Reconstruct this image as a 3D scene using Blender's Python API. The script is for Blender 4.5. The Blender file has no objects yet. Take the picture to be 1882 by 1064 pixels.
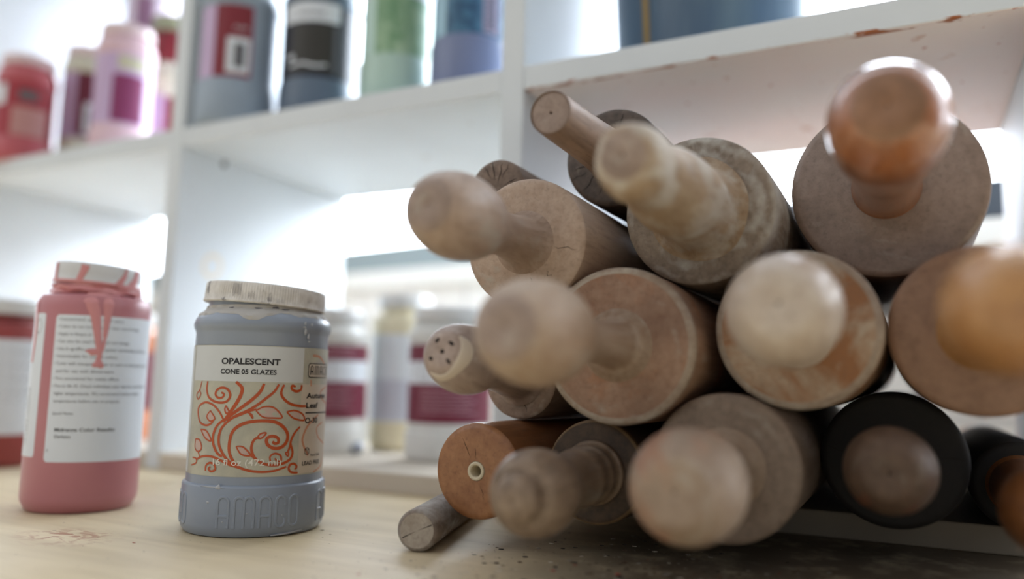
import bpy, bmesh, math, random
from math import sin, cos, pi, atan2, sqrt, radians
from mathutils import Vector, Matrix

# ------------------------------------------------------------------ camera
scene = bpy.context.scene
F_PX, PITCH, YAW, ROLL = 1440.0, .119, .4722, .0229
CAM = Vector((0, -.5126, .0867))
fwd = Vector((-sin(YAW)*cos(PITCH), cos(YAW)*cos(PITCH), sin(PITCH)))
rt0 = Vector((cos(YAW), sin(YAW), 0)); up0 = rt0.cross(fwd)
rt = rt0*cos(ROLL) + up0*sin(ROLL); up = up0*cos(ROLL) - rt0*sin(ROLL)
cd = bpy.data.cameras.new('camera'); cam = bpy.data.objects.new('camera', cd)
scene.collection.objects.link(cam)
cam.matrix_world = Matrix(((rt.x, up.x, -fwd.x, CAM.x), (rt.y, up.y, -fwd.y, CAM.y),
                           (rt.z, up.z, -fwd.z, CAM.z), (0, 0, 0, 1)))
cd.sensor_width = 36; cd.lens = F_PX/1882*36; cd.clip_start = .01
cd.dof.use_dof = True; cd.dof.focus_distance = .425; cd.dof.aperture_fstop = 2.0
scene.camera = cam
scene.view_settings.view_transform = 'Standard'; scene.view_settings.look = 'None'
scene.view_settings.gamma = 1; scene.view_settings.use_curve_mapping = False
scene.view_settings.exposure = -.12
scene.cycles.use_denoising = True
scene.cycles.max_bounces = 6

# ------------------------------------------------------------------ light
# daylight: a hazy white sky in front of the windows (+y), a dimmer room behind the camera (-y)
w = bpy.data.worlds.new('sky'); scene.world = w; w.use_nodes = True
nt = w.node_tree; nt.nodes.clear()
def wn(t, **k):
    n = nt.nodes.new(t)
    for a, b in k.items(): setattr(n, a, b)
    return n
tc = wn('ShaderNodeTexCoord'); sx = wn('ShaderNodeSeparateXYZ'); nt.links.new(tc.outputs['Generated'], sx.inputs[0])
def wramp(out, stops, lo=-1, hi=1):
    r = wn('ShaderNodeValToRGB'); m_ = wn('ShaderNodeMapRange'); m_.inputs[1].default_value = lo; m_.inputs[2].default_value = hi
    nt.links.new(out, m_.inputs[0]); nt.links.new(m_.outputs[0], r.inputs[0]); e = r.color_ramp.elements
    while len(e) < len(stops): e.new(.5)
    for k, (p, c) in enumerate(stops): e[k].position = p; e[k].color = c+(1,)
    return r.outputs[0]
SKY, ROOM = 12.5, 1.25
yfac = wramp(sx.outputs['Y'], [(.57, (0, 0, 0)), (.70, (1, 1, 1))])
room = wramp(sx.outputs['Z'], [(.40, tuple(x*ROOM/SKY*.16 for x in (1, .9, .8))), (.72, tuple(x*ROOM/SKY for x in (.95, .98, 1.03)))])
sky = wramp(sx.outputs['Z'], [(.44, (.35, .36, .36)), (.52, (.83, .90, 1.0))])
side = wramp(sx.outputs['X'], [(.1, (.9, .9, .9)), (.85, (.5, .5, .5))])
mm = wn('ShaderNodeMix', data_type='RGBA', blend_type='MULTIPLY'); mm.inputs[0].default_value = 1
nt.links.new(room, mm.inputs[6]); nt.links.new(side, mm.inputs[7]); room = mm.outputs[2]
mxw = wn('ShaderNodeMix', data_type='RGBA'); nt.links.new(yfac, mxw.inputs[0]); nt.links.new(room, mxw.inputs[6]); nt.links.new(sky, mxw.inputs[7])
bg = wn('ShaderNodeBackground'); bg.inputs[1].default_value = SKY
out = wn('ShaderNodeOutputWorld'); nt.links.new(mxw.outputs[2], bg.inputs[0]); nt.links.new(bg.outputs[0], out.inputs[0])

def area(name, loc, target, size, power, col):
    l = bpy.data.lights.new(name, 'AREA'); l.shape = 'RECTANGLE'; l.size, l.size_y = size; l.energy = power; l.color = col
    o = bpy.data.objects.new(name, l); scene.collection.objects.link(o); o.location = loc
    o.rotation_euler = (Vector(target)-Vector(loc)).to_track_quat('-Z', 'Y').to_euler(); return o
area('window_daylight', (.35, 1.2, 1.15), (-.3, .1, .2), (2.0, 1.0), 135, (.80, .89, 1.0))
area('room_fill_light', (-1.6, -1.5, 1.3), (-.3, -.1, .1), (1.2, 1.0), 2.5, (1.0, .99, .98))  # unseen soft light on the room side, behind the camera to the left

# ------------------------------------------------------------------ helpers
def lin(c):
    return tuple((x/255/12.92 if x/255 <= .04045 else ((x/255+.055)/1.055)**2.4) for x in c) + (1,)
class NT:
    def __init__(s, name):
        s.m = bpy.data.materials.new(name); s.m.use_nodes = True; s.t = s.m.node_tree
        s.b = s.t.nodes['Principled BSDF']; s.tc = s.n('ShaderNodeTexCoord')
    def n(s, t, **k):
        x = s.t.nodes.new(t)
        for a, b in k.items(): setattr(x, a, b)
        return x
    def l(s, a, b): s.t.links.new(a, b)
    def map(s, scale, loc=(0, 0, 0)):
        m = s.n('ShaderNodeMapping'); m.inputs['Scale'].default_value = scale; m.inputs['Location'].default_value = loc
        s.l(s.tc.outputs['Object'], m.inputs[0]); return m.outputs[0]
    def noise(s, vec, scale, detail=4, rough=.55, dist=0):
        x = s.n('ShaderNodeTexNoise'); x.inputs['Scale'].default_value = scale; x.inputs['Detail'].default_value = detail
        x.inputs['Roughness'].default_value = rough; x.inputs['Distortion'].default_value = dist
        s.l(vec, x.inputs['Vector']); return x.outputs['Fac']
    def ramp(s, fac, stops):
        r = s.n('ShaderNodeValToRGB'); el = r.color_ramp.elements
        while len(el) < len(stops): el.new(.5)
        for k, (p, c) in enumerate(stops):
            el[k].position = p; el[k].color = c if len(c) == 4 else c + (1,)
        s.l(fac, r.inputs[0]); return r.outputs[0]
    def mix(s, fac, a, b, mode='MIX'):
        x = s.n('ShaderNodeMix', data_type='RGBA', blend_type=mode)
        for i, v in ((0, fac), (6, a), (7, b)):
            if hasattr(v, 'links'): s.l(v, x.inputs[i])
            else: x.inputs[i].default_value = v
        return x.outputs[2]
    def math(s, op, a, b=0, c=0):
        x = s.n('ShaderNodeMath', operation=op)
        for i, v in enumerate((a, b, c)):
            if hasattr(v, 'links'): s.l(v, x.inputs[i])
            else: x.inputs[i].default_value = v
        return x.outputs[0]
    def bump(s, h, st=.3, d=.001):
        x = s.n('ShaderNodeBump'); x.inputs['Strength'].default_value = st; x.inputs['Distance'].default_value = d
        s.l(h, x.inputs['Height']); s.l(x.outputs[0], s.b.inputs['Normal'])
    def col(s, c):
        if hasattr(c, 'links'): s.l(c, s.b.inputs['Base Color'])
        else: s.b.inputs['Base Color'].default_value = c
    def rough(s, r):
        if hasattr(r, 'links'): s.l(r, s.b.inputs['Roughness'])
        else: s.b.inputs['Roughness'].default_value = r
BW = [(0, (0, 0, 0, 1)), (1, (1, 1, 1, 1))]
def step(a, b): return [(a, (0, 0, 0, 1)), (b, (1, 1, 1, 1))]

_mc = {}
def plain(name, rgb, rough=.5, spec=.5, mottle=0, coat=0):
    if name in _mc: return _mc[name]
    t = NT(name); c = lin(rgb); v = t.map((1, 1, 1))
    f = t.noise(v, 60, 4)
    d = tuple(x*(1-mottle) for x in c[:3])+(1,)
    t.col(t.mix(f, d, c) if mottle else c); t.rough(rough); t.b.inputs['Specular IOR Level'].default_value = spec
    t.b.inputs['Coat Weight'].default_value = coat
    if not mottle:
        t.bump(f, .04, .0005)
    _mc[name] = t.m; return t.m

def wood(name, base, dark, clay=(190, 180, 165), amt=.3, rough=.55, coat=0, seed=0, stain=None, stain_amt=0, ring=.1):
    def aged(c, k=.92, d=.12):
        g_ = sum(c)/3; return tuple((x+(g_-x)*d)*k for x in c)
    base, dark, clay = aged(base), aged(dark), aged(clay, .92, .1); stain = aged(stain, .95, .1) if stain else None
    t = NT(name); s = seed*3.7
    g = t.noise(t.map((1, .06, 1), (s, s, s)), 170, 5, .6)
    g2 = t.noise(t.map((1, .25, 1), (s, 0, 2*s)), 38, 4)
    wv = t.n('ShaderNodeTexWave', wave_type='RINGS', rings_direction='Y'); wv.inputs['Scale'].default_value = 55
    wv.inputs['Distortion'].default_value = 4; wv.inputs['Detail'].default_value = 2; wv.inputs['Detail Scale'].default_value = 1.5
    t.l(t.map((1, 1, 1), (.004+.003*(seed % 3), 0, .006)), wv.inputs['Vector'])
    k = t.math('ADD', t.math('MULTIPLY', g, .55), t.math('MULTIPLY', g2, .45))
    k = t.math('ADD', t.math('MULTIPLY', k, 1-ring*.4), t.math('MULTIPLY', wv.outputs['Fac'], ring*.4))
    c = t.ramp(k, [(.34, lin(dark)), (.62, lin(base))])
    if stain:
        f = t.noise(t.map((1, 1, 1), (s+5, 1, s)), 22, 5, .6, .6)
        c = t.mix(t.ramp(f, step(.62-stain_amt*.3, .72-stain_amt*.25)), c, lin(stain))
    f = t.noise(t.map((1, 1, 1), (s, 4, s)), 26, 7, .62, .8)
    f2 = t.noise(t.map((1, .3, 1), (s, 9, s)), 150, 5, .65)
    sw = t.n('ShaderNodeTexWave', wave_type='RINGS', rings_direction='Y'); sw.inputs['Scale'].default_value = 38
    sw.inputs['Distortion'].default_value = 9; sw.inputs['Detail'].default_value = 3; sw.inputs['Detail Scale'].default_value = 1.2
    t.l(t.map((1, .2, 1), (0, s, 0)), sw.inputs['Vector'])
    f3 = t.math('ADD', t.math('MULTIPLY', f, .66), t.math('MULTIPLY', f2, .24))
    m = t.ramp(t.math('ADD', f3, t.math('MULTIPLY', sw.outputs['Fac'], .09)), step(.65-amt*.3, .74-amt*.14))
    fg = t.noise(t.map((1, .12, 1), (s, 2, 0)), 420, 3, .7)
    c = t.mix(t.math('MULTIPLY', t.ramp(fg, step(.5, .75)), .45), c, lin(tuple(x*.72 for x in dark)))
    pk_ = t.noise(t.map((1, 1, 1), (0, s, 3)), 17, 5, .6, .5)
    c = t.mix(t.math('MULTIPLY', t.ramp(pk_, step(.52, .68)), .4), c, lin(tuple(x*.78 for x in dark)))
    c = t.mix(t.math('MULTIPLY', m, .85), c, lin(clay))
    t.col(c); t.rough(t.math('ADD', t.math('MULTIPLY', m, .85-rough), rough))
    t.b.inputs['Coat Weight'].default_value = coat; t.b.inputs['Coat Roughness'].default_value = .12
    t.bump(t.math('ADD', t.math('MULTIPLY', g, .4), t.math('MULTIPLY', m, .8)), .35, .0006)
    return t.m

def link(o, parent=None):
    scene.collection.objects.link(o)
    if parent: o.parent = parent
    return o
def empty(name, loc, label, cat, group=None, rot=(0, 0, 0)):
    o = bpy.data.objects.new(name, None); o.empty_display_size = .01; link(o); o.location = loc; o.rotation_euler = rot
    o['label'] = label; o['category'] = cat
    if group: o['group'] = group
    return o
class MB:
    """collects vertices and faces of ONE mesh object"""
    def __init__(s): s.v = []; s.f = []; s.m = []
    def add(s, vs, fs, m=0):
        k = len(s.v); s.v += [tuple(x) for x in vs]
        for f in fs: s.f.append([k+i for i in f]); s.m.append(m)
    def box(s, a, b, m=0):
        x0, y0, z0 = a; x1, y1, z1 = b
        s.add([(x0, y0, z0), (x1, y0, z0), (x1, y1, z0), (x0, y1, z0), (x0, y0, z1), (x1, y0, z1), (x1, y1, z1), (x0, y1, z1)],
              [(0, 3, 2, 1), (4, 5, 6, 7), (0, 1, 5, 4), (1, 2, 6, 5), (2, 3, 7, 6), (3, 0, 4, 7)], m)
    def lathe(s, prof, seg=64, axis='Z', m=0, mod=None, close=True):
        """prof: (position along axis, radius)"""
        n = len(prof); vs = []; fs = []; rings = []
        for i, (a, r) in enumerate(prof):
            if r <= 1e-6:
                rings.append([len(vs)]); vs.append(s.ax(0, 0, a, axis))
            else:
                k = len(vs); rings.append(list(range(k, k+seg)))
                for j in range(seg):
                    th = 2*pi*j/seg; rr = mod(a, r, th, i) if mod else (a, r)
                    vs.append(s.ax(rr[1]*cos(th), rr[1]*sin(th), rr[0], axis))
        for A, B in zip(rings, rings[1:]):
            for j in range(seg):
                q = (j+1) % seg
                if len(A) == 1 and len(B) == 1: continue
                if len(A) == 1: fs.append((A[0], B[q], B[j]))
                elif len(B) == 1: fs.append((A[j], A[q], B[0]))
                else: fs.append((A[j], A[q], B[q], B[j]))
        s.add(vs, fs, m)
    @staticmethod
    def ax(x, y, a, axis): return (x, y, a) if axis == 'Z' else (x, a, -y)
    def build(s, name, mats, parent=None, bevel=0, smooth=35, loc=None):
        me = bpy.data.meshes.new(name); me.from_pydata(s.v, [], s.f)
        for m in (mats if isinstance(mats, (list, tuple)) else [mats]): me.materials.append(m)
        for p, mi in zip(me.polygons, s.m): p.material_index = mi
        b = bmesh.new(); b.from_mesh(me); bmesh.ops.recalc_face_normals(b, faces=b.faces) if bevel or s.fixn else None
        b.to_mesh(me); b.free()
        if smooth:
            me.polygons.foreach_set('use_smooth', [True]*len(me.polygons)); me.set_sharp_from_angle(angle=radians(smooth))
        o = bpy.data.objects.new(name, me); link(o, parent)
        if loc: o.location = loc
        if bevel:
            md = o.modifiers.new('bevel', 'BEVEL'); md.width = bevel; md.segments = 2; md.limit_method = 'ANGLE'
        return o
    fixn = True
def crom(pts, k=6):
    """smooth curve through points of any dimension"""
    out = []; n = len(pts)
    for i in range(n-1):
        p0, p1, p2, p3 = pts[max(i-1, 0)], pts[i], pts[i+1], pts[min(i+2, n-1)]
        for j in range(k):
            t = j/k
            out.append(tuple(.5*((2*b)+(-a+c)*t+(2*a-5*b+4*c-d)*t*t+(-a+3*b-3*c+d)*t**3) for a, b, c, d in zip(p0, p1, p2, p3)))
    out.append(tuple(pts[-1])); return out
def rprof(pts, k=5):
    return [(a, max(r, 0)) for a, r in crom(pts, k)]

# cylinder-surface drawing; u, z, widths in millimetres; u runs to the right seen from outside, 0 = towards th0
class Wrap(MB):
    fixn = False
    def __init__(s, R, th0): super().__init__(); s.R = R; s.t = th0
    def pt(s, u, z, h=0):
        th = s.t + u*.001/s.R; r = s.R+h*.001
        return (r*cos(th), r*sin(th), z*.001)
    def patch(s, u0, u1, z0, z1, h=0, m=0, rad=1.2, n=40, zt=None):
        vs = []; fs = []
        for i in range(n+1):
            u = u0+(u1-u0)*i/n; e = min(u-u0, u1-u); c = 0
            if e < rad: c = rad-sqrt(max(rad*rad-(rad-e)**2, 0))
            vs += [s.pt(u, z0+c, h), s.pt(u, (z0+z1)/2, h), s.pt(u, z1-c, h)]
        for i in range(n):
            for k in (0, 1): fs.append((3*i+k, 3*i+3+k, 3*i+4+k, 3*i+1+k))
        s.add(vs, fs, m)
    def stroke(s, pts, wd, h=0, m=0, k=5, raise_=0, taper=0, smoothit=True):
        P = crom([tuple(p) for p in pts], k) if smoothit and len(pts) > 2 else [tuple(p) for p in pts]
        Q = [P[0]]
        for p in P[1:]:
            if math.hypot(p[0]-Q[-1][0], p[1]-Q[-1][1]) > .03: Q.append(p)
        n = len(Q); vs = []; fs = []
        if n < 2: return
        for i, p in enumerate(Q):
            a = Q[max(i-1, 0)]; b = Q[min(i+1, n-1)]; dx, dz = b[0]-a[0], b[1]-a[1]; L = math.hypot(dx, dz) or 1
            nx, nz = -dz/L, dx/L; t = i/(n-1)
            hw = (wd(t) if callable(wd) else wd)/2*(1-taper*abs(2*t-1)**3)
            for q, hh in (((-1, 0), (-.6, .85), (0, 1), (.6, .85), (1, 0)) if raise_ else ((-1, 0), (1, 0))):
                vs.append(s.pt(p[0]+nx*hw*q, p[1]+nz*hw*q, h+raise_*hh))
        c = 5 if raise_ else 2
        for i in range(n-1):
            for j in range(c-1): fs.append((c*i+j+1, c*i+j, c*i+c+j, c*i+c+j+1))
        s.add(vs, fs, m)
    def blob(s, u, z, ru, rz, h=0, m=0, raise_=.2, seed=0, n=18):
        rnd = random.Random(seed); ph = rnd.random()*6
        vs = [s.pt(u, z, h+raise_)]; fs = []
        for j in range(n):
            a = 2*pi*j/n; k = 1+.18*sin(3*a+ph)+.1*sin(5*a+2*ph)
            vs.append(s.pt(u+ru*.6*k*cos(a), z+rz*.6*k*sin(a), h+raise_*.8))
        for j in range(n):
            a = 2*pi*j/n; k = 1+.18*sin(3*a+ph)+.1*sin(5*a+2*ph)
            vs.append(s.pt(u+ru*k*cos(a), z+rz*k*sin(a), h))
        for j in range(n):
            q = (j+1) % n; fs.append((0, 1+j, 1+q)); fs.append((1+j, 1+n+j, 1+n+q, 1+q))
        s.add(vs, fs, m)
    def text(s, txt, u, z, cap, width=None, h=.1, m=0, bold=0, shear=0, rot90=False):
        cu = bpy.data.curves.new('t', 'FONT'); cu.body = txt; cu.size = 1; cu.offset = bold; cu.shear = shear; cu.resolution_u = 3
        o = bpy.data.objects.new('t', cu); scene.collection.objects.link(o)
        dg = bpy.context.evaluated_depsgraph_get(); me = bpy.data.meshes.new_from_object(o.evaluated_get(dg))
        V = [v.co.copy() for v in me.vertices]; Fc = [list(p.vertices) for p in me.polygons]
        bpy.data.objects.remove(o); bpy.data.curves.remove(cu); bpy.data.meshes.remove(me)
        if not V: return
        x0 = min(v.x for v in V); x1 = max(v.x for v in V); ch = .729+bold*2
        sy = cap/ch; sxx = (width/(x1-x0)) if width else sy*.92
        s.add([s.pt(u+(v.x-x0)*sxx, z+(v.y+bold)*sy, h) for v in V], Fc, m)
def circ(u, z, r, n=16, rz=None): return [(u+r*cos(2*pi*i/n), z+(rz or r)*sin(2*pi*i/n)) for i in range(n+1)]

# ------------------------------------------------------------------ materials of the place
def paint_mat(name, tint=None, base=((220, 226, 230), (200, 205, 209))):
    """brushed white paint; the pink-stained variant has rusty chips along its lower front edge"""
    t = NT(name); v = t.map((1, 1, 1))
    br = t.noise(t.map((.25, 1, 1)), 90, 4); sp = t.noise(v, 34, 5, .6, .4)
    c = t.mix(t.math('MULTIPLY', t.ramp(t.noise(v, 9, 4), step(.45, .75)), .35), lin(base[0]), lin(base[1]))
    c = t.mix(t.math('MULTIPLY', t.ramp(sp, step(.69, .74)), .5), c, lin((170, 150, 130)))
    if tint:
        g = t.n('ShaderNodeNewGeometry'); sn = t.n('ShaderNodeSeparateXYZ'); t.l(g.outputs['Normal'], sn.inputs[0])
        dn = t.math('LESS_THAN', sn.outputs['Z'], -.5)
        p = t.mix(t.ramp(t.noise(v, 12, 4), step(.35, .7)), lin((250, 236, 233)), lin((246, 240, 238)))
        p = t.mix(t.math('MULTIPLY', t.ramp(t.noise(t.map((.7, 1, 1), (3, 0, 0)), 60, 3, .5, .5), step(.66, .72)), .6), p, lin((206, 160, 138)))
        p = t.mix(t.math('MULTIPLY', t.ramp(t.noise(t.map((1, 1, 1), (7, 2, 0)), 110, 2), step(.7, .74)), .7), p, lin((190, 95, 80)))
        c = t.mix(dn, c, p)
        xyz = t.n('ShaderNodeSeparateXYZ'); t.l(v, xyz.inputs[0])
        # chipped lower front edge (y near 0, z near the underside)
        ey = t.math('LESS_THAN', t.math('ABSOLUTE', xyz.outputs['Y']), .006); ez = t.math('LESS_THAN', xyz.outputs['Z'], .3101)
        ch = t.ramp(t.noise(t.map((.35, 1, 1), (1, 0, 0)), 75, 5, .6, .5), step(.53, .57))
        c = t.mix(t.math('MULTIPLY', t.math('MULTIPLY', ey, ez), ch), c, lin((165, 95, 50)))
    t.col(c); t.rough(.62); t.bump(br, .35, .0006); return t.m
M_BASE2 = paint_mat('dusty_shaded_paint', base=((150, 140, 124), (120, 108, 92))); M_BASE = paint_mat('dusty_beige_paint', base=((204, 194, 178), (184, 172, 154))); M_PAINT = paint_mat('white_paint'); M_PINKPAINT = paint_mat('stained_white_paint', True)  # M_BASE2: dusty beige with the shade around the pin pile painted in

def table_mat():
    t = NT('birch_table'); v = t.map((1, 1, 1))
    g = t.noise(t.map((.12, 1, 1)), 60, 6, .6, .6); b = t.noise(v, 5, 3)
    c = t.ramp(g, [(.3, lin((192, 173, 136))), (.7, lin((216, 198, 162)))])
    c = t.mix(t.math('MULTIPLY', t.ramp(b, step(.4, .75)), .5), c, lin((214, 206, 190)))
    # reddish spill in the front left corner and grey-brown clay dust under the pins, the pile's shade painted in with it
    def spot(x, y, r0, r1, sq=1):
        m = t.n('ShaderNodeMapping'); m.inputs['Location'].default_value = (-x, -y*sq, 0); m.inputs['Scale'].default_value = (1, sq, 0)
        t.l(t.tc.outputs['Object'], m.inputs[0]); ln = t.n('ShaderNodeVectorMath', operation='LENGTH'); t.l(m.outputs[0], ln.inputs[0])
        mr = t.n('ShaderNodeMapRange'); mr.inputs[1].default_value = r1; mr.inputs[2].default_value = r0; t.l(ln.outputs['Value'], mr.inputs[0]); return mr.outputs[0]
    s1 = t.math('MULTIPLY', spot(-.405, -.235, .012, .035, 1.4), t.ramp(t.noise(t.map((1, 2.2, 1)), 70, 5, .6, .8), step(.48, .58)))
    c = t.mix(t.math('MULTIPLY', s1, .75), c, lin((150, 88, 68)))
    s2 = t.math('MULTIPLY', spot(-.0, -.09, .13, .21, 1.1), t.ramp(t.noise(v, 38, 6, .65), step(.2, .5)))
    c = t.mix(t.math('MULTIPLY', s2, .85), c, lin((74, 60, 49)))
    c = t.mix(t.math('MULTIPLY', t.ramp(t.noise(v, 240, 2), step(.72, .75)), .6), c, lin((120, 100, 85)))
    t.col(c); t.rough(.5); t.bump(g, .1, .0004); return t.m

def frame(name, a, b, mat, kind='structure', bevel=0):
    m = MB(); m.box(a, b); o = m.build(name, mat, bevel=bevel, smooth=0); o['kind'] = kind; return o

# ------------------------------------------------------------------ window wall (turned 8 degrees from the shelves)
WA = atan2(-.13, .93); WC = Vector((-.375, .465, 0))
def wallobj(name, boxes, mats, kind='structure', parent=None):
    m = MB()
    for a, b, k in boxes: m.box(a, b, k)
    o = m.build(name, mats, parent, smooth=0)
    if not parent: o.location = WC; o.rotation_euler = (0, 0, WA)
    if kind: o['kind'] = kind
    return o
def brick_mat():
    t = NT('cream_painted_brick'); b = t.n('ShaderNodeTexBrick'); b.inputs['Scale'].default_value = 1
    m = t.n('ShaderNodeMapping'); m.inputs['Rotation'].default_value = (radians(-90), 0, 0); t.l(t.tc.outputs['Object'], m.inputs[0]); t.l(m.outputs[0], b.inputs[0])
    b.inputs['Brick Width'].default_value = .11; b.inputs['Row Height'].default_value = .06; b.inputs['Mortar Size'].default_value = .003
    b.inputs['Color1'].default_value = lin((242, 239, 232)); b.inputs['Color2'].default_value = lin((236, 232, 224)); b.inputs['Mortar'].default_value = lin((214, 210, 204))
    t.col(b.outputs[0]); t.rough(.6); return t.m
M_BRICK = brick_mat(); M_CREAM = plain('cream_trim', (240, 238, 230), .5)
M_GREYFR = plain('grey_window_frame', (140, 152, 152), .45); M_DARKFR = plain('dark_window_frame', (62, 68, 76), .45)
wallobj('wall_back', [((-1.6, 0, -.75), (1.3, .12, .245), 0), ((-1.6, 0, 1.5), (1.3, .12, 2.4), 0),
                      ((-1.6, 0, .245), (-1.45, .12, 1.5), 0), ((1.15, 0, .245), (1.3, .12, 1.5), 0)], M_BRICK)
wallobj('trim_1', [((-1.5, -.012, .234), (1.2, 0, .262), 0)], M_CREAM)
def glass():
    t = NT('window_glass'); tr = t.n('ShaderNodeBsdfTransparent'); gl = t.n('ShaderNodeBsdfGlossy'); gl.inputs['Roughness'].default_value = .02
    mx = t.n('ShaderNodeMixShader'); mx.inputs[0].default_value = .05; t.l(tr.outputs[0], mx.inputs[1]); t.l(gl.outputs[0], mx.inputs[2])
    t.l(mx.outputs[0], t.t.nodes['Material Output'].inputs[0]); return t.m
M_GLASS = glass()
SPL = .12
w1 = wallobj('window_1', [((-1.45, .02, .262), (SPL, .07, .309), 0), ((-1.45, .02, 1.44), (SPL, .07, 1.5), 0), ((-1.45, .02, .309), (-1.40, .07, 1.44), 0),
                          ((SPL-.02, .02, .309), (SPL, .07, 1.44), 0)], M_GREYFR)
wallobj('pane', [((-1.40, .04, .309), (SPL-.02, .046, 1.44), 0)], M_GLASS, None, w1)
w2 = wallobj('window_2', [((SPL, .02, .245), (1.15, .07, .309), 0), ((SPL, .02, 1.44), (1.15, .07, 1.5), 0), ((1.10, .02, .309), (1.15, .07, 1.44), 0),
                          ((SPL, .02, .309), (SPL+.02, .07, 1.44), 0)], M_DARKFR)
wallobj('pane', [((SPL+.02, .04, .309), (1.10, .046, 1.44), 0)], M_GLASS, None, w2)
frame('floor', (-2.2, -2, -.77), (1.6, .7, -.75), plain('grey_floor', (120, 116, 110), .6))

# ------------------------------------------------------------------ table
tb = empty('work_table', (0, 0, 0), 'pale birch work table carrying the jars and the pile of rolling pins', 'table')
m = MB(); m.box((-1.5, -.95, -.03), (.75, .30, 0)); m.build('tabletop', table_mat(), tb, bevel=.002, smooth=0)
M_LEG = plain('table_leg_wood', (190, 170, 140), .6)
for x in (-1.42, .67):
    for y in (-.87, .22):
        m = MB(); m.box((x-.03, y-.03, -.75), (x+.03, y+.03, -.03)); m.build('leg', M_LEG, tb, bevel=.003, smooth=0)

# ------------------------------------------------------------------ shelving unit
sh = empty('shelving_unit', (0, 0, 0), 'white painted wooden pigeonhole shelving standing on the table in front of the windows', 'shelf')
DX = [(-.995, -.977), (-.644, -.626), (-.2753, -.2559), (.0734, .0925)]
W = .25; ZT = .62
for x0, x1 in DX:
    m = MB(); m.box((x0, 0, 0), (x1, W, ZT)); m.build('divider', M_PAINT, sh, bevel=.0012, smooth=0)
bays = [(-1.33, -.995), (-.977, -.644), (-.626, -.2753), (-.2559, .0734), (.0925, .42)]
for i, (x0, x1) in enumerate(bays):
    m = MB(); m.box((x0, .0006, .3086), (x1, W-.001, .3275)); m.build('shelf_board', M_PINKPAINT if i >= 3 else M_PAINT, sh, bevel=.001, smooth=0)
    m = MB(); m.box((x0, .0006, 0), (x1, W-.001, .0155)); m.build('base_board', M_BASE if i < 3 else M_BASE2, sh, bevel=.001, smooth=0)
m = MB(); m.box((-1.33, 0, ZT), (.42, W, ZT+.019)); m.build('top_board', M_PAINT, sh, bevel=.001, smooth=0)
# nail hole and dried ring mark on the divider
def disc_x(r0, r1, n=28):
    m = MB(); vs = []; fs = []
    for j in range(n):
        a = 2*pi*j/n; k = 1+.06*sin(2*a)
        vs += [(0, r0*k*cos(a), r0*k*sin(a)), (0.0004, (r0+r1)/2*k*cos(a), (r0+r1)/2*k*sin(a)), (0, r1*k*cos(a), r1*k*sin(a))]
    for j in range(n):
        q = (j+1) % n
        for c in (0, 1): fs.append((3*j+c, 3*j+c+1, 3*q+c+1, 3*q+c))
    m.add(vs, fs); return m
o = disc_x(.0085, .0135).build('ring_mark', plain('dried_glaze_ring', (226, 214, 196), .5), sh); o.location = (-.6259, .047, .197)
o = disc_x(.0001, .0035).build('nail_hole', plain('dark_hole', (60, 58, 56), .8), sh); o.location = (-.6259, .0532, .3045)

# ------------------------------------------------------------------ jars
M_CAPW = None
def plastic(name, rgb, rough=.38, sss=0):
    t = NT(name); c = lin(rgb)
    f = t.noise(t.map((1, 1, 1)), 45, 4)
    t.col(t.mix(t.math('MULTIPLY', t.ramp(f, step(.4, .7)), .25), c, tuple(x*.86 for x in c[:3])+(1,))); t.rough(rough)
    t.b.inputs['Coat Weight'].default_value = .15; t.b.inputs['Coat Roughness'].default_value = .25
    return t.m
def waisted(R=.04, H=.139, zb=.0265, zt=.105, sh=1):
    return [(0, 0), (0, .90*R), (.0006, .945*R), (.003, .985*R), (.006, R), (zb-.0012, .999*R), (zb-.0003, .99*R), (zb, .98*R), (zb+.0004, .957*R), (zb+.002, .955*R),
            (zt, .945*R), (zt+.0015, .955*R), (zt+.0028, .975*R), (zt+.0075*sh, .985*R), (zt+.012*sh, .965*R), (zt+.0155*sh, .92*R), (zt+.018*sh, .865*R), (zt+.0195*sh, .82*R), (zt+.0205*sh, .80*R), (H-.003, .80*R), (H-.003, 0)]
def straight(R=.0344, H=.158):
    return [(0, 0), (0, .86*R), (.001, .91*R), (.006, .985*R), (.009, R), (H-.030, R), (H-.026, .99*R), (H-.0225, .95*R), (H-.0215, .9*R), (H-.021, .8*R), (H-.0205, .73*R), (H-.003, .73*R), (H-.003, 0)]
def cap_mb(rc, h, ribs=0):
    m = MB(); seg = ribs*4 if ribs else 64
    def mod(a, r, th, i):
        if ribs and r > rc*.97 and .0012 < a < h-.0012:
            return a, r-.00028*(1 if (int(round(th/(2*pi)*seg)) % 4) in (0, 1) else 0)
        return a, r
    m.lathe([(0, rc*.9), (0, rc*.995), (.0006, rc*1.01), (.0014, rc*1.01), (.0018, rc), (h*.5, rc*.997), (h-.0013, rc*.99), (h-.0004, rc*.975), (h, rc*.94), (h, rc*.86), (h-.0006, rc*.84), (h-.0006, 0)], seg, mod=mod)
    return m
def th_of(x, y): return atan2(CAM.y-y, CAM.x-x)
def jar(name, x, y, z, label, cat, kind, R, H, bodym, capm, group=None, zb=.0265, zt=.105, ch=.0125, rc=None, ribs=0, tilt=0, sh=1):
    e = empty(name, (x, y, z), label, cat, group)
    m = MB(); m.lathe(waisted(R, H, zb, zt, sh) if kind == 'w' else straight(R, H), 96); m.build('body', bodym, e)
    rc = rc or (.88*R if kind == 'w' else .77*R)
    c = cap_mb(rc, ch, ribs).build('cap', capm, e); c.location = (0, 0, H-ch)
    if tilt:  # cap screwed on askew, its right-hand side lower
        c.rotation_euler = (rt.normalized().cross(Vector((0, 0, 1))).normalized()*-1*tilt)[:]
    return e
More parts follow.
